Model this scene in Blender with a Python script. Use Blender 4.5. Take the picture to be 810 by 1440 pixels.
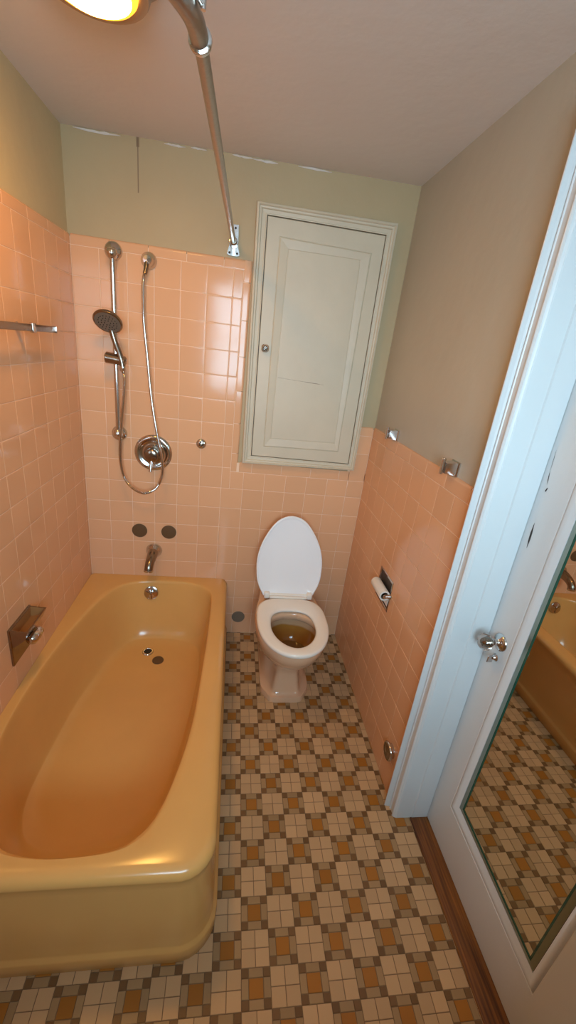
import bpy, bmesh, math, random
from mathutils import Vector, Matrix
random.seed(7)
S = bpy.context.scene
for o in list(bpy.data.objects): bpy.data.objects.remove(o)
COL = S.collection
# ------------------------------------------------------------------ camera
cam = bpy.data.cameras.new('camera'); cam.sensor_fit = 'VERTICAL'; cam.sensor_height = 36
cam.lens = 576.23 / 1440 * 36; cam.clip_start = .01
co = bpy.data.objects.new('camera', cam); COL.objects.link(co)
Rv = Vector((0.98728, -0.10926, 0.11550)); Uv = Vector((-0.06670, 0.37477, 0.92472)); Fv = Vector((0.14432, 0.92066, -0.36271))
M = Matrix((Rv, Uv, -Fv)).transposed().to_4x4(); M.translation = (0.696, -2.0196, 1.5893)
co.matrix_world = M; S.camera = co
# ------------------------------------------------------------------ world, daylight, exposure
W = bpy.data.worlds.new('sky'); S.world = W; W.use_nodes = True
W.node_tree.nodes['Background'].inputs[0].default_value = (.62, .80, 1, 1)
W.node_tree.nodes['Background'].inputs[1].default_value = 2.0
S.view_settings.view_transform = 'Standard'; S.view_settings.look = 'None'
S.view_settings.gamma = 1; S.view_settings.use_curve_mapping = False
S.view_settings.exposure = 0.0
WX0, WX1, WZ0, WZ1, RY = .42, 1.10, 1.14, 2.12, -2.62     # window in the rear wall
al = bpy.data.lights.new('daylight', 'AREA'); al.shape = 'RECTANGLE'; al.size = 2.0; al.size_y = 1.5
al.energy = 192; al.color = (.53, .81, 1)
alo = bpy.data.objects.new('daylight', al); COL.objects.link(alo)
alo.location = (.55, RY - 1.1, 1.78); alo.rotation_euler = (math.radians(90), 0, 0)

XL, XR, P = -.0043, 1.396, .1095
ZF = 1.8873                                             # height of the first tile joint
def cz(x): return 2.272 + .014 * x                      # ceiling height (it is not level)
def LEAN(z): return .019 * z                            # the old door frame is out of plumb

# ------------------------------------------------------------------ materials
def mat(name, col, rough=.5, metal=0, spec=.5, bump=0, bscale=40, var=0, vscale=6, var_col=None, coat=0):
    m = bpy.data.materials.new(name); m.use_nodes = True
    nt = m.node_tree; b = nt.nodes['Principled BSDF']
    b.inputs['Base Color'].default_value = (*col, 1); b.inputs['Roughness'].default_value = rough
    b.inputs['Metallic'].default_value = metal; b.inputs['Specular IOR Level'].default_value = spec
    b.inputs['Coat Weight'].default_value = coat; b.inputs['Coat Roughness'].default_value = .05
    if bump or var:
        tc = nt.nodes.new('ShaderNodeNewGeometry')
    if bump:
        n = nt.nodes.new('ShaderNodeTexNoise'); n.inputs['Scale'].default_value = bscale; n.inputs['Detail'].default_value = 4
        nt.links.new(tc.outputs['Position'], n.inputs['Vector'])
        bp = nt.nodes.new('ShaderNodeBump'); bp.inputs['Strength'].default_value = bump; bp.inputs['Distance'].default_value = .01
        nt.links.new(n.outputs['Fac'], bp.inputs['Height']); nt.links.new(bp.outputs['Normal'], b.inputs['Normal'])
    if var:
        n2 = nt.nodes.new('ShaderNodeTexNoise'); n2.inputs['Scale'].default_value = vscale; n2.inputs['Detail'].default_value = 5
        nt.links.new(tc.outputs['Position'], n2.inputs['Vector'])
        r = nt.nodes.new('ShaderNodeMapRange'); r.inputs[1].default_value = .35; r.inputs[2].default_value = .65
        nt.links.new(n2.outputs['Fac'], r.inputs[0])
        mx = nt.nodes.new('ShaderNodeMix'); mx.data_type = 'RGBA'
        vc = var_col or tuple(c * (1 - var) for c in col)
        mx.inputs[6].default_value = (*col, 1); mx.inputs[7].default_value = (*vc, 1)
        nt.links.new(r.outputs[0], mx.inputs[0]); nt.links.new(mx.outputs[2], b.inputs['Base Color'])
    return m
def tile_mat(name, col, rough=.12, var=.06, per_tile=True):
    """glazed ceramic: each loose tile (mesh island) gets its own slight shade"""
    m = mat(name, col, rough, coat=0, bump=.05, bscale=9, spec=.32)
    nt = m.node_tree; b = nt.nodes['Principled BSDF']
    g = nt.nodes.new('ShaderNodeNewGeometry')
    hs = nt.nodes.new('ShaderNodeHueSaturation'); hs.inputs['Color'].default_value = (*col, 1)
    r = nt.nodes.new('ShaderNodeMapRange'); r.inputs[3].default_value = 1 - var; r.inputs[4].default_value = 1 + var
    nt.links.new(g.outputs['Random Per Island'], r.inputs[0]); nt.links.new(r.outputs[0], hs.inputs['Value'])
    nt.links.new(hs.outputs[0], b.inputs['Base Color'])
    return m
M_tile = tile_mat('salmon_glazed_tile', (.77, .42, .23), .13, .03)
M_grout = mat('pale_grout', (.88, .62, .43), .7)
M_cream = mat('cream_paint', (.60, .49, .29), .55, bump=.25, bscale=14, var=.05, vscale=3)
M_taupe = mat('right_wall_paint', (.52, .46, .36), .5, bump=.25, bscale=12, var=.05, vscale=3)
M_ceil = mat('ceiling_paint', (.78, .71, .66), .6, bump=.15, bscale=18, var=.03, vscale=2)
M_white = mat('white_gloss_paint', (.67, .69, .69), .35, bump=.08, bscale=30)
M_cab = mat('cabinet_paint', (.63, .54, .395), .45, bump=.1, bscale=25, var=.05, vscale=7)
M_tub = mat('peach_enamel', (.75, .41, .13), .2, coat=.1, var=.05, vscale=5)
M_china = mat('beige_vitreous_china', (.72, .455, .285), .08, coat=.5)
M_seat = mat('ivory_plastic', (.88, .83, .74), .15)
M_lid = mat('white_plastic_lid', (.90, .92, .94), .15)
M_chrome = mat('chrome', (.62, .60, .58), .12, 1)
M_dchrome = mat('aged_chrome', (.31, .26, .21), .2, 1, bump=.05, bscale=60)
M_rod = mat('dull_rod_metal', (.40, .35, .30), .32, 1, bump=.1, bscale=90)
M_brownplate = mat('brown_cover_metal', (.13, .07, .028), .5, .1)
M_greyplate = mat('grey_cover_metal', (.21, .165, .12), .45, .2)
M_black = mat('dark_void', (.012, .010, .008), .6)
M_dark = mat('dark_gap', (.05, .04, .035), .8)
M_paper = mat('toilet_paper', (.80, .74, .66), .9, bump=.1, bscale=120)
M_wood = mat('oak_threshold', (.34, .125, .03), .3, bump=.1, bscale=30)
M_green = mat('green_glass_edge', (.012, .075, .05), .1)
M_bevel = mat('mirror_bevel', (.34, .40, .34), .3, 1)
M_mirror = mat('mirror_silver', (.72, .72, .66), .01, 1)
M_glass = bpy.data.materials.new('clear_glass'); M_glass.use_nodes = True
_b = M_glass.node_tree.nodes['Principled BSDF']; _b.inputs['Transmission Weight'].default_value = 1; _b.inputs['Roughness'].default_value = .02; _b.inputs['IOR'].default_value = 1.5
def emis(name, col, s):
    m = bpy.data.materials.new(name); m.use_nodes = True; b = m.node_tree.nodes['Principled BSDF']
    b.inputs['Base Color'].default_value = (*col, 1); b.inputs['Emission Color'].default_value = (*col, 1); b.inputs['Emission Strength'].default_value = s
    return m
# oak grain
nt = M_wood.node_tree; g = nt.nodes.new('ShaderNodeNewGeometry'); mp = nt.nodes.new('ShaderNodeMapping'); mp.inputs['Scale'].default_value = (120, 5, 60)
nz = nt.nodes.new('ShaderNodeTexNoise'); nz.inputs['Scale'].default_value = 1; nz.inputs['Detail'].default_value = 5; cr = nt.nodes.new('ShaderNodeValToRGB')
cr.color_ramp.elements[0].color = (.07, .018, .003, 1); cr.color_ramp.elements[0].position = .3; cr.color_ramp.elements[1].color = (.30, .105, .018, 1); cr.color_ramp.elements[1].position = .72
nt.links.new(g.outputs['Position'], mp.inputs[0]); nt.links.new(mp.outputs[0], nz.inputs[0]); nt.links.new(nz.outputs['Fac'], cr.inputs[0]); nt.links.new(cr.outputs[0], nt.nodes['Principled BSDF'].inputs['Base Color'])
# brown drip stain on the back plaster
def stain(m, x, z0, z1, w, col):
    nt = m.node_tree; b = nt.nodes['Principled BSDF']; src = b.inputs['Base Color'].links[0].from_socket
    g = nt.nodes.new('ShaderNodeNewGeometry'); sp = nt.nodes.new('ShaderNodeSeparateXYZ'); nt.links.new(g.outputs['Position'], sp.inputs[0])
    def mt(op, a, bb=None, c=None):
        n = nt.nodes.new('ShaderNodeMath'); n.operation = op
        for i, v in enumerate((a, bb, c)):
            if v is None: continue
            if isinstance(v, (int, float)): n.inputs[i].default_value = v
            else: nt.links.new(v, n.inputs[i])
        return n.outputs[0]
    d = mt('ABSOLUTE', mt('SUBTRACT', sp.outputs[0], x))
    f1 = mt('LESS_THAN', d, w); f2 = mt('GREATER_THAN', sp.outputs[2], z0); f3 = mt('LESS_THAN', sp.outputs[2], z1)
    f = mt('MULTIPLY', mt('MULTIPLY', f1, f2), mt('MULTIPLY', f3, .7))
    mx = nt.nodes.new('ShaderNodeMix'); mx.data_type = 'RGBA'; mx.inputs[7].default_value = (*col, 1)
    nt.links.new(f, mx.inputs[0]); nt.links.new(src, mx.inputs[6]); nt.links.new(mx.outputs[2], b.inputs['Base Color'])
M_back = mat('back_wall_paint', (.495, .37, .205), .55, bump=.25, bscale=14, var=.05, vscale=3)
stain(M_back, .262, 2.10, 2.28, .0022, (.16, .09, .05)); stain(M_back, .262, 2.245, 2.28, .006, (.20, .12, .06))

# ------------------------------------------------------------------ mesh helpers
class MB:
    def __init__(s): s.v = []; s.f = []; s.m = []; s.sm = []
    def add(s, vs, fs, mi=0, smooth=False):
        o = len(s.v); s.v += [tuple(v) for v in vs]
        for f in fs: s.f.append([o + i for i in f]); s.m.append(mi); s.sm.append(smooth)
    def box(s, lo, hi, mi=0, bev=0):
        x0, y0, z0 = lo; x1, y1, z1 = hi
        if not bev:
            s.add([(x0,y0,z0),(x1,y0,z0),(x1,y1,z0),(x0,y1,z0),(x0,y0,z1),(x1,y0,z1),(x1,y1,z1),(x0,y1,z1)],
                  [(0,3,2,1),(4,5,6,7),(0,1,5,4),(1,2,6,5),(2,3,7,6),(3,0,4,7)], mi); return
        bm = bmesh.new(); bmesh.ops.create_cube(bm, size=1)
        for v in bm.verts: v.co = Vector(((x0+x1)/2 + v.co.x*(x1-x0), (y0+y1)/2 + v.co.y*(y1-y0), (z0+z1)/2 + v.co.z*(z1-z0)))
        bmesh.ops.bevel(bm, geom=bm.edges[:], offset=bev, segments=3, profile=.5, affect='EDGES')
        s.bm(bm, mi, True)
    def bm(s, bm, mi=0, smooth=True):
        bm.verts.index_update(); s.add([v.co.copy() for v in bm.verts], [[v.index for v in f.verts] for f in bm.faces], mi, smooth); bm.free()
    def loft(s, rings, mi=0, smooth=True, cap0=True, cap1=True, closed=True):
        n = len(rings[0]); vs = [p for r in rings for p in r]; fs = []
        for k in range(len(rings) - 1):
            for i in range(n if closed else n - 1):
                j = (i + 1) % n; fs.append((k*n+i, k*n+j, (k+1)*n+j, (k+1)*n+i))
        if cap0: fs.append(tuple(reversed(range(n))))
        if cap1: fs.append(tuple(range((len(rings)-1)*n, len(rings)*n)))
        s.add(vs, fs, mi, smooth)
    def lathe(s, prof, at=(0,0,0), axis=(0,0,1), n=32, mi=0, cap0=True, cap1=True, smooth=True):
        q = Vector((0,0,1)).rotation_difference(Vector(axis).normalized()); at = Vector(at); rings = []
        for r, h in prof:
            rings.append([at + q @ Vector((r*math.cos(2*math.pi*i/n), r*math.sin(2*math.pi*i/n), h)) for i in range(n)])
        s.loft(rings, mi, smooth, cap0, cap1)
    def tube(s, pts, r, n=14, mi=0, spline=True, sub=8, cap=True):
        pts = [Vector(p) for p in pts]; rs = r if isinstance(r, (list, tuple)) else [r]*len(pts)
        if spline and len(pts) > 2:
            o = []; ro = []
            for i in range(len(pts)-1):
                p0 = pts[max(i-1,0)]; p1 = pts[i]; p2 = pts[i+1]; p3 = pts[min(i+2,len(pts)-1)]
                for k in range(sub):
                    t = k/sub; o.append(.5*((2*p1)+(p2-p0)*t+(2*p0-5*p1+4*p2-p3)*t*t+(3*p1-p0-3*p2+p3)*t**3)); ro.append(rs[i]*(1-t)+rs[i+1]*t)
            o.append(pts[-1]); ro.append(rs[-1]); pts, rs = o, ro
        T = [(pts[min(i+1,len(pts)-1)]-pts[max(i-1,0)]).normalized() for i in range(len(pts))]
        a = T[0].orthogonal().normalized(); rings = []
        for i, p in enumerate(pts):
            if i: a = T[i-1].rotation_difference(T[i]) @ a
            b = T[i].cross(a); rings.append([p + rs[i]*(math.cos(2*math.pi*k/n)*a + math.sin(2*math.pi*k/n)*b) for k in range(n)])
        s.loft(rings, mi, True, cap, cap)
    def build(s, name, mats, parent=None, subsurf=0, sharp=40):
        me = bpy.data.meshes.new(name); me.from_pydata(s.v, [], s.f); me.update()
        for m in (mats if isinstance(mats, (list, tuple)) else [mats]): me.materials.append(m)
        for p, mi, sm in zip(me.polygons, s.m, s.sm): p.material_index = mi; p.use_smooth = sm
        bm = bmesh.new(); bm.from_mesh(me); bmesh.ops.recalc_face_normals(bm, faces=bm.faces[:]) if s.fixn else None
        for e in bm.edges:
            if len(e.link_faces) == 2 and e.calc_face_angle(0) > math.radians(sharp): e.smooth = False
        bm.to_mesh(me); bm.free()
        o = bpy.data.objects.new(name, me); COL.objects.link(o)
        if parent:
            o.parent = parent; o.matrix_parent_inverse = Matrix.Translation(-parent.location) if parent.type == 'EMPTY' else Matrix()
        if subsurf:
            md = o.modifiers.new('sub', 'SUBSURF'); md.levels = subsurf; md.render_levels = subsurf
        return o
    fixn = True
def tag(o, label=None, cat=None, group=None, kind=None):
    for k, v in (('label', label), ('category', cat), ('group', group), ('kind', kind)):
        if v: o[k] = v
    return o
def thing(name, loc, label, cat, group=None):
    o = bpy.data.objects.new(name, None); COL.objects.link(o); o.location = loc; o.empty_display_size = .05
    return tag(o, label, cat, group)

# ------------------------------------------------------------------ tiles
def tiles(mb, O, U, V, N, rects, gap=.0010, mi=0, tilt=.0011):
    """pillow-edged tiles on the plane O + u U + v V, front face at N*0, sides falling back to the grout"""
    O, U, V, N = map(Vector, (O, U, V, N))
    for u0, u1, v0, v1 in rects:
        if u1 - u0 < .004 or v1 - v0 < .004: continue
        a = random.gauss(0, tilt); b = random.gauss(0, tilt); uc = (u0+u1)/2; vc = (v0+v1)/2
        rings = []
        for ins, dep in ((gap, -.0020), (gap, -.0007), (gap+.0005, -.0002), (gap+.0016, 0), (gap+.0035, .00006), (gap+.008, .00008)):
            r = []
            for u, v in ((u0+ins, v0+ins), (u1-ins, v0+ins), (u1-ins, v1-ins), (u0+ins, v1-ins)):
                r.append(O + U*u + V*v + N*(dep + a*(u-uc) + b*(v-vc)))
            rings.append(r)
        mb.loft(rings, mi, True, False, True)
def grid(us, vs): return [(us[i], us[i+1], vs[j], vs[j+1]) for i in range(len(us)-1) for j in range(len(vs)-1)]
def cap_tile(mb, O, U, V, N, u0, u1, v0, v1, thick=.010, mi=0, gap=.0011):
    """bullnose tile running along U: its V1 edge rolls back into the wall"""
    O, U, V, N = map(Vector, (O, U, V, N)); prof = [(v0+gap, -.003), (v0+gap, -.0006), (v0+gap+.0012, 0), (v0+gap+.004, 0)]
    r = thick; prof.append((v1-r-.003, 0))
    for k in range(7):
        t = math.pi/2*k/6; prof.append((v1 - r + r*math.sin(t), -r + r*math.cos(t)))
    rings = []
    for u, d in ((u0+gap, -.0012), (u0+gap+.001, -.0001), (u0+gap+.004, 0), (u1-gap-.004, 0), (u1-gap-.001, -.0001), (u1-gap, -.0012)):
        rings.append([O + U*u + V*v + N*(n + d) for v, n in prof] )
    mb.loft(rings, mi, True, True, True, closed=False)
ROWS = [ZF - k*P for k in range(0, 17)]                 # joint heights from the top
def rows_between(z0, z1):
    r = [z for z in ROWS if z0 + .012 < z < z1 - .012]; return [z0] + sorted(r) + [z1]

# wall behind the tiles + paint: left
def slab(mb, lo, hi, mi=0): mb.box(lo, hi, mi)
TOPZ = ZF + .040
m = MB(); m.box((XL-.12, RY, -.05), (XL-.010, .13, 2.42)); wl = tag(m.build('wall_left', M_cream), kind='structure')
m = MB(); m.box((XL-.010, RY, 0), (XL-.0010, .0, TOPZ-.011), 1)
ys = [0, .0292]
while ys[-1] < 2.6: ys.append(ys[-1] + P)
tiles(m, (XL,0,0), (0,-1,0), (0,0,1), (1,0,0), grid([y for y in ys if y < 2.61], rows_between(.0, ZF)))
u = 0.0; nxt = .050
while u < 2.6:
    cap_tile(m, (XL,0,0), (0,-1,0), (0,0,1), (1,0,0), u, min(nxt,2.61), ZF, TOPZ); u = nxt; nxt += .1545
m.build('tile_facing', [M_tile, M_grout], wl)
# back wall
m = MB(); m.box((XL-.12, .008, -.05), (XR+.3, .13, 2.42)); wb = tag(m.build('wall_back', M_back), kind='structure')
m = MB(); m.box((XL-.005, .0010, 0), (.718, .0085, TOPZ-.011), 1); m.box((.718, .0010, 0), (XR+.004, .0085, 1.04), 1); m.box((1.30, .0010, 1.0), (XR+.004, .0085, 1.268), 1)
cx = [XL] + [.4329 + k*P for k in range(-3, 3)]         # .1044 .. .652
EX = .694; EE = .729
zr = rows_between(.135, ZF)
zr_up = [z for z in zr if z > .90]; zr_lo = [.0] + [z for z in zr if z < .91]
tiles(m, (0,0,0), (1,0,0), (0,0,1), (0,-1,0), grid(cx + [EX], zr_up))
cxl = [XL] + [.4329 + k*P for k in range(-3, 9)] + [XR]
tiles(m, (0,0,0), (1,0,0), (0,0,1), (0,-1,0), grid(cxl, zr_lo))
z9 = ZF - 9*P
tiles(m, (0,0,0), (1,0,0), (0,0,1), (0,-1,0), grid([EX, .7615] + [.4329 + k*P for k in range(4, 9)], [z9, .993]))
us = [.735, .80, .952, 1.104, 1.256, 1.309]
tiles(m, (0,0,0), (1,0,0), (0,0,1), (0,-1,0), grid(us, [.993, 1.046]) + [(1.309, XR, z9, .993), (1.309, XR, .993, 1.14), (1.327, XR, 1.14, 1.235)])
cap_tile(m, (0,0,0), (1,0,0), (0,0,1), (0,-1,0), 1.327, XR, 1.235, 1.280)
u = XL; nxt = .146
for nxt in (.146, .300, .4545, .609, .700): cap_tile(m, (0,0,0), (1,0,0), (0,0,1), (0,-1,0), u, nxt, ZF, TOPZ); u = nxt
zt = TOPZ
for nz in (ZF-.045, ZF-.195, ZF-.347, ZF-.50, ZF-.652, ZF-.80, .993):   # vertical bullnose strip beside the cupboard
    cap_tile(m, (0,0,0), (0,0,1), (1,0,0), (0,-1,0), nz, zt, EX, EE); zt = nz
m.build('tile_facing', [M_tile, M_grout], wb)
# right wall (solid parts around the doorway)
DY0, DY1 = -1.068, -1.735; RT = 1.404
m = MB(); m.box((RT, -1.02, -.05), (RT+.22, .13, 2.42)); m.box((RT, RY, -.05), (RT+.22, -1.80, 2.42)); m.box((RT, -1.80, 2.08), (RT+.22, -1.02, 2.42))
wr = tag(m.build('wall_right', M_taupe), kind='structure')
m = MB(); CT = 1.283; m.box((XR+.0010, -.972, 0), (RT+.001, 0, CT-.011), 1)
ys = [0] + [.9828 - k*P for k in range(8, -1, -1)]
rz = [0, .135] + [z for z in sorted(ROWS) if .2 < z < 1.235]
tiles(m, (XR,0,0), (0,-1,0), (0,0,1), (-1,0,0), grid(ys[:-2] + [ys[-2]], rz))
for a, b in zip(rz[:-1], rz[1:]): cap_tile(m, (XR,0,0), (0,0,1), (0,-1,0), (-1,0,0), a, b, ys[-2], ys[-1], .009)
u = 0
for nxt in (.035, .187, .339, .491, .643, .795, .947, .983): cap_tile(m, (XR,0,0), (0,-1,0), (0,0,1), (-1,0,0), u, nxt, rz[-1], CT); u = nxt
m.build('tile_facing', [M_tile, M_grout], wr)
# rear wall with window opening
m = MB(); yb = RY - .12
m.box((XL-.12, yb, -.05), (WX0, RY, 2.42)); m.box((WX1, yb, -.05), (RT+.22, RY, 2.42)); m.box((WX0, yb, -.05), (WX1, RY, WZ0)); m.box((WX0, yb, WZ1), (WX1, RY, 2.42))
tag(m.build('wall_rear', M_cream), kind='structure')
m = MB(); 
for lo, hi in (((WX0-.06,RY,WZ0-.06),(WX0,RY+.02,WZ1+.06)), ((WX1,RY,WZ0-.06),(WX1+.06,RY+.02,WZ1+.06)), ((WX0,RY,WZ1),(WX1,RY+.02,WZ1+.06)), ((WX0-.02,RY,WZ0-.05),(WX1+.02,RY+.04,WZ0)), ((WX0,RY-.05,1.62),(WX1,RY-.01,1.65))): m.box(lo, hi, 0, .004)
tag(m.build('window_1', M_white), kind='structure')
# ceiling
m = MB(); x0, x1 = XL-.12, RT+.22
m.add([(x0,RY-.12,cz(x0)),(x1,RY-.12,cz(x1)),(x1,.13,cz(x1)),(x0,.13,cz(x0)),(x0,RY-.12,2.45),(x1,RY-.12,2.45),(x1,.13,2.45),(x0,.13,2.45)],
      [(0,1,2,3),(4,7,6,5),(0,4,5,1),(1,5,6,2),(2,6,7,3),(3,7,4,0)])
ce = tag(m.build('ceiling', M_ceil), kind='structure')
# peeling paint along the ceiling / back wall joint
M_flake = mat('flaking_paint', (.72, .66, .60), .7)
m = MB()
def flake(x0, x1, z, h):
    n = 9; top = []; bot = []
    for i in range(n+1):
        t = i/n; x = x0+(x1-x0)*t; e = math.sin(math.pi*t)
        top.append((x, .0035+random.uniform(-.001,.001), z + random.uniform(0,.004)*e)); bot.append((x, .0065, z - h*e*random.uniform(.4,1) - .0008))
    m.add(top+bot, [(i, i+1, n+2+i, n+1+i) for i in range(n)], 0, False)
    m.add([(p[0], .0078, p[2]) for p in top+bot], [(i, n+1+i, n+2+i, i+1) for i in range(n)], 0, False)
for x0, x1, dz, h in ((.03,.20,-.004,.006),(.36,.44,-.006,.004),(.46,.52,-.004,.003),(.62,.70,-.004,.004),(.70,.80,-.006,.005),(.88,1.02,-.004,.003)): flake(x0, x1, cz(x0)+dz, h)
m.build('peeling_paint', M_flake, wb)

# ------------------------------------------------------------------ floor mosaic
s = .0797; FX, FY = .7759, -.8398
M_fgr = mat('floor_grout', (.20, .12, .06), .7)
M_fa = tile_mat('cream_mosaic', (.58, .375, .20), .38, .09); M_fo = tile_mat('ochre_mosaic', (.38, .15, .022), .38, .10)
M_ft = tile_mat('tan_mosaic', (.385, .245, .12), .38, .10); M_fb = tile_mat('brown_mosaic', (.19, .10, .04), .4, .12)
m = MB(); m.box((XL-.12, RY-.12, -.05), (RT+.22, .13, -.0012), 4)
def ftile(x0, y0, x1, y1, mi):
    x0 = max(x0, XL-.005); x1 = min(x1, 1.457); y1 = min(y1, .004); y0 = max(y0, RY)
    if x1-x0 < .003 or y1-y0 < .003: return
    if x0 > 1.38 and y1 > -1.0: x1 = min(x1, 1.40)
    g = .0007; h = random.uniform(-.0002, .0002); c = .0007
    b = [(x0+g,y0+g),(x1-g,y0+g),(x1-g,y1-g),(x0+g,y1-g)]; t = [(x0+g+c,y0+g+c),(x1-g-c,y0+g+c),(x1-g-c,y1-g-c),(x0+g+c,y1-g-c)]
    m.add([(x,y,-.0013) for x,y in b]+[(x,y,h) for x,y in t], [(4,5,6,7),(0,1,5,4),(1,2,6,5),(2,3,7,6),(3,0,4,7)], mi)
for i in range(-11, 11):
    for j in range(-25, 13):
        xc, yc = FX + i*s, FY + j*s
        if not (XL-.06 < xc < 1.50 and RY-.05 < yc < .06): continue
        h = s/2
        if (i + j) % 2 == 0:
            for a in (-1, 0):
                for b in (-1, 0): ftile(xc+a*h, yc+b*h, xc+(a+1)*h, yc+(b+1)*h, 0)
        else:
            q = h*.50; e = [-h, -q, q, h]
            for a in range(3):
                for b in range(3):
                    mi = 1 if a == 1 and b == 1 else (3 if a != 1 and b != 1 else 2)
                    ftile(xc+e[a], yc+e[b], xc+e[a+1], yc+e[b+1], mi)
tag(m.build('floor', [M_fa, M_fo, M_ft, M_fb, M_fgr]), kind='structure')

# ------------------------------------------------------------------ door, casing, jamb, threshold
def prism_y(mb, prof, z0, z1, lean=True, mi=0, smooth=False):
    """profile in (x, y) extruded upward, following the lean of the frame"""
    rings = [[(x, y + (LEAN(z) if lean else 0), z) for x, y in prof] for z in (z0, z1)]
    mb.loft(rings, mi, smooth)
m = MB()   # far casing: backband, hollow, flat, bead
prof = [(RT+.004,-.984),(XR-.001,-.984),(XR-.002,-.986),(XR-.003,-1.008),(XR-.008,-1.0125),(XR-.016,-1.0145),(XR-.0225,-1.0165),(XR-.0240,-1.0185),(XR-.0230,-1.0210),(XR-.0120,-1.0235),(XR-.0040,-1.0262),
        (XR-.0035,-1.0285),(XR-.0065,-1.0300),(XR-.0075,-1.0318),(XR-.0060,-1.0335),(XR-.0040,-1.0345),(XR-.0040,-1.0535),(XR-.0065,-1.0550),(XR-.0080,-1.0580),(XR-.0070,-1.0605),(XR-.0045,-1.0630),(XR-.0030,-1.0645),(XR+.000,-1.0655),(XR+.004,-1.068),(RT+.004,-1.068)]
prism_y(m, prof, 0, 2.16)
tag(m.build('trim_1', M_white, sharp=50), kind='structure')
m = MB()   # near casing and head casing (outside the picture)
near = [(x, -2.803 - y) for x, y in prof][::-1]; prism_y(m, near, 0, 2.16, lean=False)
m.box((XR-.014, -1.82, 2.08), (RT+.002, -1.03, 2.16), 0, .003)
tag(m.build('trim_2', M_white, sharp=50), kind='structure')
m = MB()   # jamb with rabbet, far side, near side and head
prism_y(m, [(RT-.004,-1.02),(RT-.004,-1.0665),(RT-.001,-1.0685),(1.460,-1.0685),(1.463,-1.0725),(1.5225,-1.0725),(1.5225,-1.02)], .0, 2.06)
prism_y(m, [(1.5225,-1.02),(1.5225,-1.0625),(1.62,-1.0625),(1.62,-1.02)], .0, 2.06)
m.box((RT-.004, -1.80, 0), (1.62, DY1-.003, 2.08)); m.box((RT-.004, -1.80, 2.06), (1.62, -1.02, 2.08))
tag(m.build('trim_3', M_white), kind='structure')
m = MB(); m.box((1.455, DY1, -.03), (1.62, DY0-.002, .006), 0, .002)
tag(m.build('trim_4', M_wood), 'oak threshold strip under the white mirror door', kind='structure')
m = MB(); m.box((1.4575, DY1, -.0012), (1.4595, DY0, .0075), 0); 
# --- door leaf
DX = 1.524
def dq(yz, x): return (x, yz[0], yz[1])
OUT = [(-1.0655, .009), (-1.7345, .009), (-1.7345, 2.05), (-1.0655+LEAN(2.05), 2.05)]
MO = [(-1.156, .196), (-1.598, .176), (-1.598, 1.86), (-1.150, 1.86)]       # outer edge of the panel moulding
MI = [(-1.183, .232), (-1.571, .209), (-1.571, 1.82), (-1.185, 1.82)]       # inner edge = edge of the mirror glass
door = MB()
o = [dq(p, DX) for p in OUT]; i_ = [dq(p, DX) for p in MO]
door.add(o + i_, [(0,1,5,4),(1,2,6,5),(2,3,7,6),(3,0,4,7)])
door.add([(DX,y,z) for y, z in OUT] + [(DX+.035,y,z) for y, z in OUT], [(0,4,5,1),(1,5,6,2),(2,6,7,3),(3,7,4,0),(4,7,6,5)])
d1 = tag(door.build('door_1', M_white), kind='structure')
mm = MB()
def lerpq(a, b, t): return [(p[0]+(q[0]-p[0])*t, p[1]+(q[1]-p[1])*t) for p, q in zip(a, b)]
rings = [[dq(p, x) for p in lerpq(MO, MI, t)] for t, x in ((-.03,DX+.004),(0,DX),(.07,DX+.0022),(.14,DX+.0008),(.20,DX-.0010),(.34,DX-.0022),(.50,DX-.0015),(.62,DX+.0005),(.92,DX+.0075),(1.0,DX+.0085),(1.02,DX+.014))]
mm.loft(rings, 0, True, False, False); mm.build('panel_moulding', M_white, d1, sharp=60)
def inset(q, dmm):
    d = dmm/1000; return [(q[0][0]-d, q[0][1]+d), (q[1][0]+d, q[1][1]+d), (q[2][0]+d, q[2][1]-d), (q[3][0]-d, q[3][1]-d)]
mm = MB(); mm.add([dq(p, DX+.010) for p in inset(MI, 22)] , [(0,1,2,3)])
mm.add([dq(p, DX+.0101) for p in inset(MI, 22)] + [dq(p, DX+.018) for p in inset(MI, 22)], [(0,4,5,1),(1,5,6,2),(2,6,7,3),(3,7,4,0),(4,7,6,5)])
mir = mm.build('mirror', M_mirror, d1); mir['label'] = 'tall clear mirror pane set in the door'
mm = MB(); mm.loft([[dq(p, DX+.0090) for p in inset(MI, 1.5)], [dq(p, DX+.008) for p in inset(MI, 16)]], 0, False, False, False)
mm.build('mirror_bevel', M_bevel, mir)
mm = MB(); mm.loft([[dq(p, x) for p in inset(MI, i)] for i, x in ((16, DX+.008), (16.5,DX+.0075), (21.5,DX+.0090), (22.2, DX+.0099))], 0, False, False, False)
mm.build('glass_edge', M_green, mir)
mm = MB(); mm.loft([[dq(p, DX+.0145) for p in inset(MI, -3)], [dq(p, DX+.0125) for p in inset(MI, 3)]], 0, False, False, False); mm.build('mirror_rebate', M_dark, mir)
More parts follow.
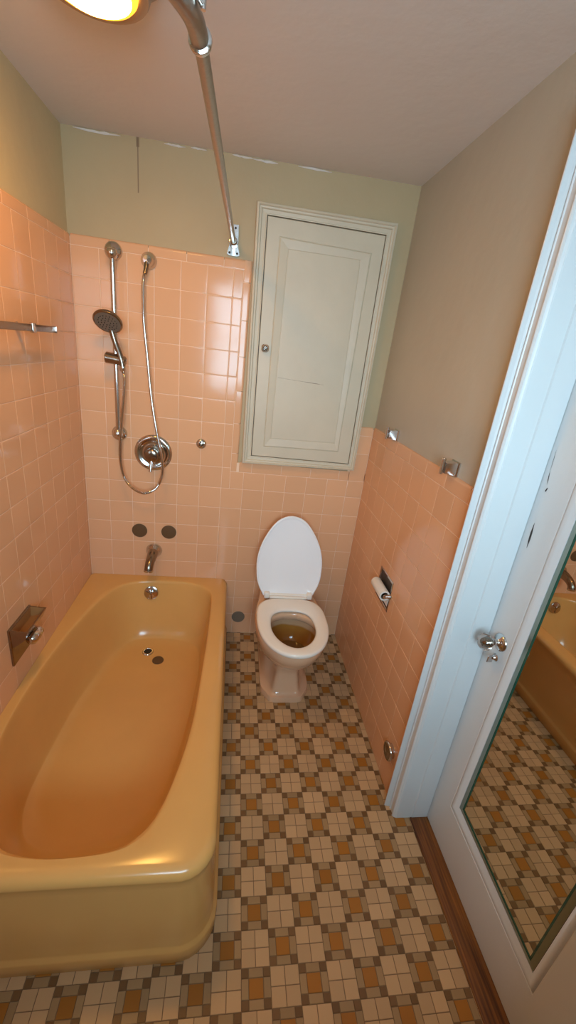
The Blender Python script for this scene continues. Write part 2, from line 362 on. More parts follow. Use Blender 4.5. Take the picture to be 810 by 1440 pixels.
# chips in the paint of the stile
mm = MB()
def chip(y, z, h, w, sl):
    n = 8; L = []; Rr = []
    for k in range(n+1):
        t = k/n; ww = w*math.sin(math.pi*min(1,max(.03,t)))*random.uniform(.6,1); yy = y + sl*t
        L.append((DX-.0006, yy-ww, z+h*t)); Rr.append((DX-.0006, yy+ww, z+h*t))
    mm.add(L+Rr, [(k, k+1, n+2+k, n+1+k) for k in range(n)], 0)
    mm.add([(DX+.0004, p[1], p[2]) for p in L+Rr], [(k, n+1+k, n+2+k, k+1) for k in range(n)], 0)
chip(-1.079, 1.160, .075, .0045, .004); chip(-1.072, 1.322, .014, .003, -.004); chip(-1.070, 1.342, .035, .0016, .006); chip(-1.064, 1.380, .055, .0008, .004)
mm.build('paint_chips', M_dark, d1)
# knob: rosette, neck, glass ball
KY, KZ = -1.112, .862
mm = MB(); mm.lathe([(.0,.0),(.0265,.0),(.0275,.002),(.026,.006),(.020,.010),(.013,.0125),(.0105,.016),(.0085,.024),(.011,.030),(.013,.032),(.012,.035),(0,.036)], (DX,KY,KZ), (-1,0,0), 32)
kn = mm.build('door_knob', M_chrome, d1); kn['label'] = 'clear glass knob on a round chrome rosette'
mm = MB(); mm.lathe([(0,.033),(.010,.034),(.020,.0395),(.0255,.047),(.0265,.054),(.0235,.062),(.017,.068),(.010,.0695),(0,.070)], (DX,KY,KZ), (-1,0,0), 10, smooth=True)
mm.build('glass_ball', M_glass, kn)
mm = MB(); mm.lathe([(0,.0335),(.006,.0335),(.0105,.046),(.0095,.054),(0,.056)], (DX,KY,KZ), (-1,0,0), 16); mm.build('spindle', M_dchrome, kn)
mm = MB(); mm.lathe([(0,0),(.012,0),(.0125,.002),(.009,.004),(.006,.012),(0,.013)], (DX,-1.112,.806), (-1,0,0), 20)
mm.box((DX-.026,-1.1145,.788),(DX-.008,-1.1095,.812),0,.002); mm.build('thumb_turn', M_chrome, d1)

# ------------------------------------------------------------------ bathtub
tub = thing('bathtub', (.36,-.7,0), 'peach coloured enamel bathtub with rounded front corner against the left wall', 'bathtub')
def polyspline(pts, n):
    """closed Catmull-Rom through pts, resampled to n points equally spaced by length"""
    pts = [Vector(p) for p in pts]; o = []; L = len(pts)
    for i in range(L):
        p0, p1, p2, p3 = pts[i-1], pts[i], pts[(i+1)%L], pts[(i+2)%L]
        for k in range(12):
            t = k/12; o.append(.5*((2*p1)+(p2-p0)*t+(2*p0-5*p1+4*p2-p3)*t*t+(3*p1-p0-3*p2+p3)*t**3))
    d = [0]
    for i in range(len(o)): d.append(d[-1] + (o[(i+1)%len(o)]-o[i]).length)
    res = []; j = 0
    for k in range(n):
        t = d[-1]*k/n
        while d[j+1] < t: j += 1
        f = (t-d[j])/max(1e-9, d[j+1]-d[j]); res.append(o[j].lerp(o[(j+1)%len(o)], f))
    return res
def byangle(pts, c, n):
    """resample closed outline by direction from c so that nested outlines pair up"""
    P_ = polyspline(pts, 720); c = Vector(c); out = []
    for k in range(n):
        a = 2*math.pi*k/n; dv = Vector((math.cos(a), math.sin(a))); best = None
        for i in range(len(P_)):
            p, q = P_[i]-c, P_[(i+1)%len(P_)]-c
            cr_ = dv.x*p.y-dv.y*p.x; cq = dv.x*q.y-dv.y*q.x
            if cr_*cq <= 0 and (p+q).dot(dv) > 0:
                f = cr_/(cr_-cq) if cr_ != cq else 0; best = c + p.lerp(q, f); break
        out.append(best)
    return out
RIM = .366
top = [(.377,-.050),(.49,-.055),(.567,-.080),(.622,-.130),(.640,-.20),(.642,-.444),(.633,-.746),(.622,-.956),(.595,-1.121),(.560,-1.243),(.520,-1.300),(.465,-1.332),(.352,-1.344),(.257,-1.337),(.180,-1.310),(.115,-1.240),(.066,-1.12),(.036,-.975),(.031,-.769),(.050,-.532),(.078,-.37),(.112,-.235),(.16,-.130),(.222,-.076),(.29,-.055)]
bot = [(.36,-.145),(.46,-.150),(.54,-.175),(.585,-.235),(.597,-.33),(.597,-.46),(.578,-.69),(.555,-.85),(.52,-.99),(.45,-1.09),(.35,-1.135),(.25,-1.15),(.16,-1.135),(.105,-1.08),(.078,-.98),(.082,-.80),(.10,-.57),(.15,-.34),(.20,-.21),(.26,-.155)]
NA = 96; CC = (.345, -.62)
T = byangle(top, CC, NA); B = byangle(bot, CC, NA)
def outer(off, n=NA, corner=.085):
    """outer outline (x 0..0.72, y 0..-1.40) with rounded front right corner; off = outward offset of the free sides"""
    x0, x1, y1 = XL+.001, .708+off, -1.388-off; xf = .716+off; r = corner+off
    pts = []
    def seg(a, b, k):
        for i in range(k): pts.append(Vector((a[0]+(b[0]-a[0])*i/k, a[1]+(b[1]-a[1])*i/k)))
    seg((x0, -.001), (x1, -.001), 60); seg((x1, -.001), (xf, y1+r), 120)
    for i in range(40):
        a = -math.pi/2*i/40; pts.append(Vector((xf-r+r*math.cos(a), y1+r+r*math.sin(a))))
    seg((xf-r, y1), (x0, y1), 60); seg((x0, y1), (x0, -.001), 120)
    c = Vector(CC); out = []
    for k in range(n):
        a = 2*math.pi*k/n; dv = Vector((math.cos(a), math.sin(a)))
        for i in range(len(pts)):
            p, q = pts[i]-c, pts[(i+1)%len(pts)]-c; s1 = dv.x*p.y-dv.y*p.x; s2 = dv.x*q.y-dv.y*q.x
            if s1*s2 <= 0 and (p+q).dot(dv) > 0: out.append(c + p.lerp(q, s1/(s1-s2) if s1 != s2 else 0)); break
    return out
R3 = lambda pts, z: [(p[0], p[1], z) for p in pts]
NT = 240
T = byangle(top, CC, NT); B = byangle(bot, CC, NT); NA = NT
m = MB(); rings = []
# apron from the floor up, over the rolled rim, down into the basin
for off, z in ((.024,.0),(.026,.003),(.025,.044),(.023,.050),(.0165,.054),(.0145,.060),(.012,.10),(.004,.20),(-.001,.29),(.003,.325),(.0075,.334),(.0085,.341),(.0065,.349),(.001,.3575),(-.008,.3630),(-.020,RIM)):
    rings.append(R3(outer(off, NT, .080), z))
for t in (.5, .9):
    o_ = outer(-.020, NT, .08); rings.append(R3([a.lerp(b, t*.93) for a, b in zip(o_, T)], RIM - .001*t))
for t, z in ((-.055,RIM-.0018),(-.02,RIM-.004),(.01,RIM-.009),(.035,RIM-.018),(.065,RIM-.035),(.11,.29),(.20,.24),(.34,.18),(.50,.13),(.66,.095),(.80,.073),(.92,.060),(1.0,.055)):
    rings.append(R3([a.lerp(b, t) for a, b in zip(T, B)], z))
cB = Vector(CC)
for f, dz in ((.85,.0535),(.6,.053),(.3,.052),(.05,.052)): rings.append(R3([b.lerp(cB, 1-f) for b in B], dz))
m.loft(rings, 0, True, False, True)
m.build('basin', M_tub, tub, sharp=65)
# silicone/caulk line at back is left to the joint; drain, overflow
DRX, DRY = .331, -.243
m = MB(); m.lathe([(.0185,.0535),(.0188,.0570),(.0205,.0590),(.0235,.0592),(.0265,.0580),(.0285,.055),(.0285,.052)], (DRX,DRY,0), (0,0,1), 32, cap0=False, cap1=False)
dr = m.build('drain_ring', M_chrome, tub); dr['label'] = 'chrome drain ring with a black open hole'
m = MB(); m.lathe([(0,.0560),(.0187,.0562)], (DRX,DRY,0), (0,0,1), 24, cap0=False, cap1=False); m.build('drain_hole', M_black, dr)
ax = Vector((0,-1,.28)).normalized(); oc = Vector((.316,-.068,.300))
m = MB(); m.lathe([(0,-.004),(.036,-.004),(.0375,.002),(.036,.006),(.028,.0085),(.020,.008),(.014,.0105),(0,.011)], oc, ax, 36)
ov = m.build('overflow_plate', M_chrome, tub)
m = MB()
q_ = Vector((0,0,1)).rotation_difference(ax)
for a in (40, 160, 280):
    dv = q_ @ Vector((math.cos(math.radians(a)), math.sin(math.radians(a)), 0)); m.tube([oc+ax*.011, oc+ax*.010+dv*.030], .0022, 8, spline=False)
m.lathe([(0,.008),(.006,.008),(.006,.013),(0,.014)], oc, ax, 16); m.build('overflow_lever', M_dchrome, ov)
m = MB(); m.lathe([(0,0),(.0275,0),(.0285,.0018),(.0275,.004),(.022,.0052),(.020,.0045),(0,.0055)], (.393,-.306,.0535), (0,0,1), 36)
tag(m.build('drain_cover', M_brownplate), 'loose dull brown disc lying beside the open tub drain', 'drain cover')

# ------------------------------------------------------------------ tub spout, shower valve, cover plates on the back wall
t_ = thing('tub_spout', (.320,0,.525), 'chrome tub spout with flared round base above the tub', 'tub spout')
m = MB(); m.lathe([(.0,.0),(.040,0),(.0415,.004),(.040,.012),(.034,.022),(.027,.032),(.0245,.04)], (.320,0,.525), (0,-1,-.12), 36, cap1=False); m.build('base_flange', M_chrome, t_)
m = MB(); m.tube([(.320,-.030,.522),(.319,-.060,.517),(.317,-.090,.507),(.315,-.113,.490),(.314,-.122,.470)], [.0275,.0255,.0230,.0215,.0215], 24)
m.build('spout_body', M_dchrome, t_)
m = MB(); m.lathe([(.0222,0),(.0235,.002),(.0235,.008),(.0215,.010)], (.3135,-.1235,.4615), (.03,.25,1), 24, cap0=True, cap1=True); m.build('outlet_ring', M_chrome, t_)
for x, w in ((.2465,'left'), (.3945,'right')):
    m = MB(); m.lathe([(0,0),(.0375,0),(.0385,.0015),(.0375,.003),(.034,.0035),(0,.0037)], (x,-.0005,.635), (0,-1,0), 40)
    tag(m.build('cover_plate', M_brownplate), 'flat brown round cover plate above the tub spout, %s one of the two' % w, 'cover plate', 'pair of brown cover plates')
m = MB(); m.lathe([(0,0),(.037,0),(.0378,.0015),(.037,.003),(0,.0036)], (.795,-.0005,.1135), (0,-1,0), 40)
tag(m.build('cover_plate', M_greyplate), 'dull grey round cover plate low on the wall between tub and toilet', 'cover plate')
t_ = thing('chrome_button', (.544,0,1.1215), 'small domed chrome cap on the tiles right of the shower valve', 'wall cap')
m = MB(); m.lathe([(0,0),(.024,0),(.0245,.003),(.0225,.008),(.017,.0115),(.011,.013),(.0105,.0125)], (.544,0,1.1215), (0,-1,0), 32, cap1=False); m.build('cap_body', M_chrome, t_)
m = MB(); m.lathe([(0,.008),(.0103,.0125),(.0085,.016),(0,.0175)], (.544,0,1.1215), (0,-1,0), 24, cap0=False); m.build('cap_screw', M_dchrome, t_)
VX, VZ = .3175, 1.056
t_ = thing('shower_valve', (VX,0,VZ), 'round chrome shower valve with a stubby lever pointing down', 'shower valve')
m = MB(); m.lathe([(0,0),(.088,0),(.0885,.003),(.085,.008),(.078,.0115),(.072,.0125),(.066,.0095),(.060,.0065),(.046,.006),(.038,.008)], (VX,0,VZ), (0,-1,0), 56, cap1=False); m.build('escutcheon', M_chrome, t_)
m = MB(); m.lathe([(.044,.004),(.042,.022),(.034,.026),(.033,.050),(.0315,.056),(.026,.060),(.012,.0615),(0,.062)], (VX,0,VZ), (0,-1,-.05), 40, cap0=False, cap1=False)
h = m.build('valve_hub', M_dchrome, t_)
m = MB(); m.tube([(VX,-.050,VZ-.020),(VX-.001,-.056,VZ-.040),(VX-.002,-.062,VZ-.062),(VX-.003,-.066,VZ-.078)], [.0075,.006,.0062,.0085], 14); m.build('lever', M_chrome, h)

# ------------------------------------------------------------------ slide rail, hand shower, hose, wall outlet
BX, BY = .1735, -.062
t_ = thing('shower_slide_rail', (.16,0,1.13), 'vertical chrome slide rail with round end mounts on the shower wall', 'shower rail')
for zc, tz in ((1.886, 1.86), (1.138, 1.160)):
    m = MB(); m.lathe([(0,0),(.034,0),(.035,.004),(.032,.012),(.024,.018),(.016,.022),(.0135,.030),(.0145,.045)], (.163,0,zc), ((BX-.163)*1.0/.062*.9,-1,(tz-zc)/.062*.6), 32, cap1=False)
    m.lathe([(0,-.024),(.010,-.022),(.0175,-.014),(.0215,0),(.0205,.010),(.015,.018),(.0,.0215)], (BX-.002,BY,tz+(.008 if tz>1.5 else -.008)), (0,-.25,1 if tz>1.5 else -1), 24)
    m.build('rail_mount', M_chrome, t_)
m = MB(); m.tube([(BX+.001,BY,1.155),(BX,BY,1.868)], .0105, 24, spline=False); m.build('rail_bar', M_chrome, t_)
m = MB(); m.tube([(BX-.042,BY-.008,1.476),(BX-.036,BY-.008,1.476),(BX+.040,BY-.012,1.468),(BX+.046,BY-.012,1.467)], [.015,.0235,.0200,.012], 24, spline=False)
m.lathe([(.0105,-.02),(.0165,-.018),(.0165,.018),(.0105,.02)], (BX,BY,1.472), (0,0,1), 24)
m.build('slider', M_dchrome, t_)
t_ = thing('hand_shower', (.205,-.085,1.46), 'aged chrome hand shower with a wide round head parked on the rail', 'hand shower')
hn = Vector((-.04,-.70,-.74)).normalized(); hc = Vector((.162,-.112,1.620))
m = MB(); m.lathe([(0,-.030),(.012,-.029),(.030,-.022),(.048,-.010),(.0565,0),(.058,.006),(.0565,.010),(.052,.0125),(.050,.0115)], hc, hn, 44, cap0=False, cap1=False)
hd = m.build('spray_head', M_dchrome, t_)
m = MB(); m.lathe([(0,.0118),(.0505,.0118)], hc, hn, 44, cap0=False, cap1=False)
q_ = Vector((0,0,1)).rotation_difference(hn)
for rr, n_ in ((.012,6),(.024,12),(.036,18)):
    for k in range(n_):
        a = 2*math.pi*k/n_; m.lathe([(.0020,0),(.0016,.0022),(0,.0024)], hc + hn*.0118 + q_ @ Vector((rr*math.cos(a), rr*math.sin(a), 0)), hn, 8, 1, cap0=False, cap1=False)
m.build('spray_face', [M_greyplate, M_black], hd)
m = MB(); m.tube([(.160,-.086,1.630),(.166,-.080,1.585),(.178,-.078,1.54),(.198,-.082,1.485),(.207,-.085,1.445)], [.016,.0125,.0115,.0125,.0125], 20); m.build('handle', M_dchrome, t_)
m = MB(); m.lathe([(.0125,0),(.0135,.003),(.0115,.018),(.0085,.022)], (.207,-.085,1.448), (.02,0,-1), 20); m.build('hose_nut', M_chrome, t_)
t_ = thing('hose_outlet', (.303,0,1.87), 'domed chrome wall outlet feeding the shower hose near the tile top', 'wall outlet')
m = MB(); m.lathe([(0,0),(.0315,0),(.0325,.004),(.031,.012),(.0255,.020),(.0215,.0255),(.0195,.034),(.016,.038),(0,.0395)], (.303,0,1.870), (-.05,-1,-.05), 36); m.build('outlet_body', M_chrome, t_)
m = MB(); m.tube([(.300,-.028,1.862),(.297,-.036,1.835),(.294,-.042,1.815)], [.011,.0095,.0085], 16); m.build('outlet_elbow', M_dchrome, t_)
def hose_pts(r):
    return [(.294,-.042,1.822),(.289,-.054,1.772),(.2925,-.066,1.641),(.306,-.07,1.502),(.323,-.072,1.324),(.349,-.080,1.166),(.370,-.086,1.067),(.374,-.086,.985),(.352,-.080,.915),(.317,-.072,.880),(.277,-.068,.868),(.232,-.068,.890),(.199,-.070,.935),(.182,-.072,1.010),(.182,-.074,1.10),(.192,-.076,1.20),(.205,-.078,1.312),(.211,-.080,1.39),(.208,-.085,1.430)]
m = MB(); m.tube(hose_pts(0), .0066, 12, sub=40)
for i in range(len(m.v)//12):                            # ribbed metal hose
    if i % 2: 
        ctr = sum((Vector(m.v[i*12+k]) for k in range(12)), Vector())/12
        for k in range(12): m.v[i*12+k] = tuple(ctr + (Vector(m.v[i*12+k])-ctr)*.90)
tag(m.build('shower_hose', M_chrome), 'flexible chrome hose looping down past the valve to the hand shower', 'shower hose')

# ------------------------------------------------------------------ cupboard in the back wall
cup = thing('wall_cupboard', (1.03,0,1.05), 'painted grey cupboard with a panelled door recessed in the back wall', 'cupboard')
OQ = [(.7475,1.047),(1.325,1.056),(1.325,2.143),(.728,2.135)]
DQ = [(.7910,1.0865),(1.2935,1.0855),(1.2845,2.096),(.7745,2.096)]
PQ = [(.846,1.137),(1.228,1.143),(1.235,2.023),(.831,2.030)]
IQ = [(.881,1.183),(1.202,1.188),(1.187,1.990),(.875,1.987)]
def qd(q, y): return [(p[0], y, p[1]) for p in q]
def lq(a, b, t): return [(p[0]+(q[0]-p[0])*t, p[1]+(q[1]-p[1])*t) for p, q in zip(a, b)]
m = MB(); m.loft([qd(lq(OQ, DQ, t), y) for t, y in ((0,.008),(0,-.019),(.05,-.0235),(.20,-.0250),(.27,-.022),(.30,-.0185),(.44,-.0180),(.50,-.0155),(.53,-.0115),(.84,-.0105),(.90,-.0125),(.97,-.012),(.985,.007))], 0, False, False, False)
m.build('cupboard_frame', M_cab, cup)
m = MB(); m.add(qd(lq(OQ, DQ, .9), .0068), [(0,1,2,3)]); m.build('frame_gap', M_dark, cup)
DQi = lq(DQ, PQ, .035)
m = MB(); m.loft([qd(lq(DQi, PQ, 0), .006), qd(lq(DQi, PQ, 0), -.0085), qd(lq(DQi, PQ, .04), -.0100), qd(lq(DQi, PQ, 1), -.0100)], 0, False, False, False)
m.loft([qd(lq(PQ, IQ, t), y) for t, y in ((0,-.0100),(.02,-.0082),(.05,-.0082),(.08,-.0108),(.16,-.0122),(.70,-.0100),(.93,-.0090),(.955,-.0074),(.985,-.0074),(1.0,-.0088),(1.03,-.0090))], 0, False, False, False)
m.add(qd(lq(PQ, IQ, 1.03), -.0090), [(0,1,2,3)])
dd = m.build('cupboard_door', M_cab, cup)
m = MB()
a = Vector((.884,-.0092,1.470)); b = Vector((1.105,-.0092,1.460)); n_ = 14; L = []; Rr = []
for k in range(n_+1):
    p = a.lerp(b, k/n_); w = random.uniform(.0003,.0009)+(.0009 if 8 < k < 13 else 0); L.append((p.x,p.y,p.z-w)); Rr.append((p.x,p.y,p.z+w))
m.add(L+Rr, [(k,k+1,n_+2+k,n_+1+k) for k in range(n_)]); m.add([(p[0],-.0080,p[2]) for p in L+Rr], [(k,n_+1+k,n_+2+k,k+1) for k in range(n_)]); m.build('panel_crack', mat('crack_line', (.28,.22,.16), .8), dd)
m = MB(); m.lathe([(0,.0),(.008,0),(.0065,.006),(.007,.012)], (.812,-.0100,1.590), (0,-1,0), 16, cap1=False); k_ = m.build('cupboard_knob', M_chrome, dd); k_['label'] = 'square cut glass knob'
m = MB(); m.loft([[(.812+sx*r, -.0100-y, 1.590+sz*r) for sx, sz in ((-1,-.55),(-.55,-1),(.55,-1),(1,-.55),(1,.55),(.55,1),(-.55,1),(-1,.55))] for r, y in ((.007,.011),(.015,.014),(.0165,.020),(.013,.027),(.007,.029))], 0, False)
m.build('knob_glass', M_glass, k_)
m = MB(); m.lathe([(0,.0275),(.006,.0275),(.0065,.0300),(.003,.0315),(0,.0315)], (.812,-.0100,1.590), (0,-1,0), 12); m.build('knob_screw', M_dchrome, k_)
for x, z in ((1.2885,1.979),(1.291,1.592),(1.2955,1.208)):
    m = MB(); m.tube([(x,-.0135,z-.024),(x,-.0135,z+.024)], .0032, 10, spline=False)
    for dz in (-.026,.026): m.lathe([(0,-.003),(.0032,0),(0,.003)], (x,-.0135,z+dz), (0,0,1), 8)
    m.box((x+.002,-.0128,z-.022),(x+.010,-.0095,z+.022)); m.build('hinge', M_cab, cup)

# ------------------------------------------------------------------ toilet
to = thing('toilet', (1.035,-.25,0), 'beige toilet with white seat and raised lid below the wall cupboard', 'toilet')
TX = 1.033
def seat_outline(n, s_, yb, yf, w, back_w):
    """egg outline, blunt at the back (y=yb), elongated to the front (y=yf)"""
    pts = []; ym = yb + (yf-yb)*.44
    for k in range(n):
        a = 2*math.pi*k/n; c, sn = math.cos(a), math.sin(a)
        if sn < 0: y = ym + (ym-yf)*sn; x = w*math.copysign(abs(c)**.92, c)
        else:
            e = 4.2; y = ym + (yb-ym)*math.copysign(abs(sn)**(2/e), sn); xx = math.copysign(abs(c)**(2/e), c); f = sn**1.5; x = xx*(w*(1-f)+back_w*f)
        pts.append((TX + x*s_, y))
    return pts
def off2(pts, d):
    n = len(pts); out = []
    for i in range(n):
        a, b = Vector(pts[i-1]), Vector(pts[(i+1)%n]); t = (b-a).normalized(); out.append((pts[i][0]+t.y*d, pts[i][1]-t.x*d))
    return out
NS = 72
# china body, lofted from stations (y, half width) at each height
LEV = [ # z, [(y, hw) ... back to front], front y
 (.000, [(-.01,.118),(-.20,.120),(-.36,.121),(-.445,.120),(-.485,.100),(-.520,.070)], -.524),
 (.012, [(-.01,.118),(-.20,.120),(-.36,.121),(-.445,.120),(-.485,.100),(-.520,.070)], -.524),
 (.028, [(-.01,.117),(-.20,.119),(-.36,.121),(-.441,.118),(-.481,.098),(-.516,.069)], -.520),
 (.031, [(-.01,.116),(-.20,.118),(-.36,.116),(-.422,.102),(-.462,.082),(-.500,.062)], -.503),
 (.050, [(-.01,.116),(-.20,.118),(-.35,.111),(-.415,.090),(-.453,.074),(-.492,.058)], -.495),
 (.080, [(-.01,.115),(-.20,.117),(-.34,.104),(-.405,.078),(-.445,.066),(-.484,.054)], -.487),
 (.130, [(-.01,.115),(-.20,.117),(-.32,.106),(-.385,.070),(-.430,.060),(-.474,.048)], -.477),
 (.180, [(-.01,.116),(-.20,.119),(-.32,.112),(-.385,.078),(-.435,.066),(-.482,.050)], -.486),
 (.215, [(-.01,.117),(-.20,.124),(-.32,.124),(-.395,.102),(-.455,.085),(-.510,.055)], -.522),
 (.250, [(-.01,.118),(-.20,.131),(-.32,.143),(-.41,.133),(-.490,.106),(-.555,.060)], -.572),
 (.285, [(-.01,.120),(-.20,.138),(-.32,.156),(-.42,.154),(-.515,.127),(-.590,.068)], -.612),
 (.315, [(-.01,.120),(-.20,.142),(-.32,.164),(-.43,.164),(-.530,.137),(-.608,.074)], -.632),
 (.322, [(-.01,.120),(-.20,.143),(-.32,.165),(-.43,.165),(-.531,.138),(-.610,.075)], -.634),
 (.327, [(-.01,.121),(-.20,.146),(-.32,.1685),(-.43,.1685),(-.535,.141),(-.615,.077)], -.639),
 (.365, [(-.01,.122),(-.20,.149),(-.32,.172),(-.43,.172),(-.540,.145),(-.622,.079)], -.647),
 (.380, [(-.01,.122),(-.20,.149),(-.32,.171),(-.43,.171),(-.539,.144),(-.620,.078)], -.645),
 (.387, [(-.01,.118),(-.20,.145),(-.32,.167),(-.43,.167),(-.535,.140),(-.615,.075)], -.640)]
def ring_of(st, yf):
    r = [(TX+hw, y) for y, hw in st] + [(TX, yf)] + [(TX-hw, y) for y, hw in reversed(st)]
    out = []; L = len(r)
    for i in range(L-1):
        p0 = Vector(r[max(i-1,0)]); p1 = Vector(r[i]); p2 = Vector(r[i+1]); p3 = Vector(r[min(i+2,L-1)])
        for k in range(4):
            t = k/4; out.append(.5*((2*p1)+(p2-p0)*t+(2*p0-5*p1+4*p2-p3)*t*t+(3*p1-p0-3*p2+p3)*t**3))
    out.append(Vector(r[-1])); return out
m = MB(); rings = []
for i, (z, st, yf) in enumerate(LEV): rings.append([(p.x, p.y, z) for p in ring_of(st, yf)])
m.loft(rings, 0, True, True, False)
# deck ring + bowl inside: bridge from the outer rim to the hole
last = rings[-1]; nn = len(last)
hole = []
hc_ = Vector((TX, -.455))
def hole_pt(p, a_, b0, b1):
    d = Vector((p[0], p[1])) - hc_; an = math.atan2(d.y, d.x); r_ = b1 if d.y < 0 else b0
    return (hc_.x + a_*math.cos(an), hc_.y + r_*math.sin(an))
BW = [(.386,.128,.128,.166),(.378,.122,.122,.160),(.355,.122,.122,.158),(.345,.130,.130,.162),(.31,.122,.125,.140),(.28,.110,.118,.110),(.25,.088,.100,.075),(.232,.066,.080,.045)]
m.loft([last] + [[(*hole_pt(p, a_, b0, b1), z) for p in last] for z, a_, b0, b1 in BW[:4]], 0, True, False, False)
bowl = m.build('china_bowl', M_china, to, sharp=60)
M_inner = mat('stained_bowl_china', (.62, .42, .28), .1, coat=.4)
nt = M_inner.node_tree; g = nt.nodes.new('ShaderNodeNewGeometry'); sp = nt.nodes.new('ShaderNodeSeparateXYZ'); nz = nt.nodes.new('ShaderNodeTexNoise'); nz.inputs['Scale'].default_value = 9
ad = nt.nodes.new('ShaderNodeMath'); ad.operation = 'MULTIPLY_ADD'; ad.inputs[1].default_value = .03
rr_ = nt.nodes.new('ShaderNodeMapRange'); rr_.inputs[1].default_value = .338; rr_.inputs[2].default_value = .328
mx = nt.nodes.new('ShaderNodeMix'); mx.data_type = 'RGBA'; mx.inputs[6].default_value = (.45,.29,.17,1); mx.inputs[7].default_value = (.33,.15,.03,1)
nt.links.new(g.outputs['Position'], sp.inputs[0]); nt.links.new(g.outputs['Position'], nz.inputs[0]); nt.links.new(nz.outputs['Fac'], ad.inputs[0]); nt.links.new(sp.outputs[2], ad.inputs[2])
nt.links.new(ad.outputs[0], rr_.inputs[0]); nt.links.new(rr_.outputs[0], mx.inputs[0]); nt.links.new(mx.outputs[2], nt.nodes['Principled BSDF'].inputs['Base Color'])
m = MB(); m.loft([[(*hole_pt(p, a_, b0, b1), z) for p in last] for z, a_, b0, b1 in BW[3:]], 0, True, False, True); m.fixn = True
inn = m.build('bowl_interior', M_inner, bowl); inn['label'] = 'ochre stained inside of the bowl'
m = MB(); m.lathe([(0,.0),(.050,.0),(.0505,-.002)], (TX+.0,-.455,.258), (0,0,1), 32, cap0=False, cap1=False)
m.v = [((x-TX)*1.75+TX, (y+.455)*1.75-.467, z) for x, y, z in m.v]; mw = mat('bowl_water', (.16,.08,.02), .12); m.build('bowl_water', mw, bowl)
# seat ring
so = seat_outline(NS, 1, -.238, -.666, .170, .150); ho = []
for p in so:
    d = Vector(p) - Vector((TX, -.463)); an = math.atan2(d.y, d.x); s_, c_ = math.sin(an), math.cos(an)
    w_ = .104; yy = .146 if s_ < 0 else .126
    e = 1.85 if s_ < 0 else 2.9
    k = (abs(c_/w_)**e + abs(s_/yy)**e)**(-1/e); ho.append((TX + c_*k, -.463 + s_*k))
def S3(pts, z): return [(p[0], p[1], z) for p in pts]
def mixp(a, b, t): return [(p[0]+(q[0]-p[0])*t, p[1]+(q[1]-p[1])*t) for p, q in zip(a, b)]
SZ = .391
m = MB(); m.loft([S3(mixp(so, ho, t), z) for t, z in ((.06,SZ),(.0,SZ+.006),(.0,SZ+.013),(.05,SZ+.0185),(.14,SZ+.021),(.5,SZ+.0215),(.84,SZ+.019),(.96,SZ+.014),(1.0,SZ+.007),(.95,SZ),(.06,SZ))], 0, True, False, False)
m.build('seat', M_seat, to, sharp=70)
# raised lid: egg in its own plane, hinge line at the bottom
hinge = Vector((TX+.0, -.215, .405)); topc = Vector((TX-.012, -.105, .815)); up = (topc-hinge).normalized(); L_ = (topc-hinge).length
rt = Vector((1,.0,0)); rt = (rt - up*rt.dot(up)).normalized(); nrm = rt.cross(up)      # faces the room (-y)
if nrm.y > 0: nrm = -nrm
def egg(n):
    half = [(.0,.0),(.090,.0),(.122,.003),(.131,.022),(.1395,.06),(.154,.13),(.1655,.22),(.170,.33),(.1705,.42),(.166,.52),(.152,.64),(.128,.76),(.101,.86),(.070,.94),(.035,.985),(0,1.0)]
    pts = [(x, y) for x, y in half] + [(-x, y) for x, y in half[-2:0:-1]]
    return [(p.x, p.y*L_) for p in polyspline(pts, n)]
eg = egg(120)
def L3(sc, dn, dy=0): return [tuple(hinge + rt*(x*sc if True else x) + up*((y-.40*L_)*sc + .40*L_) + nrm*dn) for x, y in eg]
m = MB(); m.loft([L3(.955,-.010), L3(.985,-.007), L3(1.0,-.001), L3(1.0,.004), L3(.985,.0075), L3(.962,.0080), L3(.948,.0048), L3(.93,.0030), L3(.5,.0030)], 0, True, True, True)
lid = m.build('lid', M_lid, to, sharp=70)
m = MB()
for sx in (-1, 1):
    m.box((TX+sx*.112-.014, -.232, .398), (TX+sx*.112+.014, -.196, .432), 0, .006)
m.box((TX-.098, -.236, .400), (TX+.098, -.214, .414), 0, .005)
m.tube([(TX-.10,-.210,.413),(TX+.10,-.210,.413)], .0105, 16, spline=False)
m.build('lid_hinge', M_seat, to)
# ------------------------------------------------------------------ curtain rod
rod = thing('shower_curtain_rod', (.64,0,1.98), 'dull metal shower curtain rod with telescoping collar and a bend to the left wall', 'curtain rod')
ZR = 1.982
a = Vector((.643,-.020,ZR)); c = Vector((.6125,-1.222,ZR))
m = MB(); m.tube([a, c], .0105, 24, spline=False); m.build('rod_thin_section', M_rod, rod)
bend = [c + (a-c).normalized()*.012, (.6105,-1.24,ZR), (.6075,-1.262,ZR), (.598,-1.289,ZR), (.575,-1.325,ZR), (.53,-1.355,ZR), (.45,-1.370,ZR), (.20,-1.374,ZR), (XL+.012,-1.376,ZR)]
m = MB(); m.tube(bend, .0132, 24); m.build('rod_bent_section', M_rod, rod)
m = MB(); m.lathe([(.0125,-.006),(.0165,-.004),(.0172,0),(.0165,.004),(.0110,.006)], c, (c-a), 28); m.build('collar', M_chrome, rod)
m = MB(); m.lathe([(0,0),(.034,0),(.034,.005),(.018,.010),(.0155,.022)], (XL,-1.376,ZR), (1,0,0), 28, cap1=False); m.build('end_flange', M_chrome, rod)
m = MB()
bmq = bmesh.new()                                        # strap bracket: plate with screw ears and a socket
prof = [(-.010,.062),(.012,.062),(.013,.030),(.018,.005),(.018,-.012),(.025,-.040),(.026,-.046),(.018,-.050),(-.018,-.050),(-.026,-.046),(-.025,-.040),(-.018,-.012),(-.018,.005),(-.012,.030)]
BXc, BZc = .645, 1.984
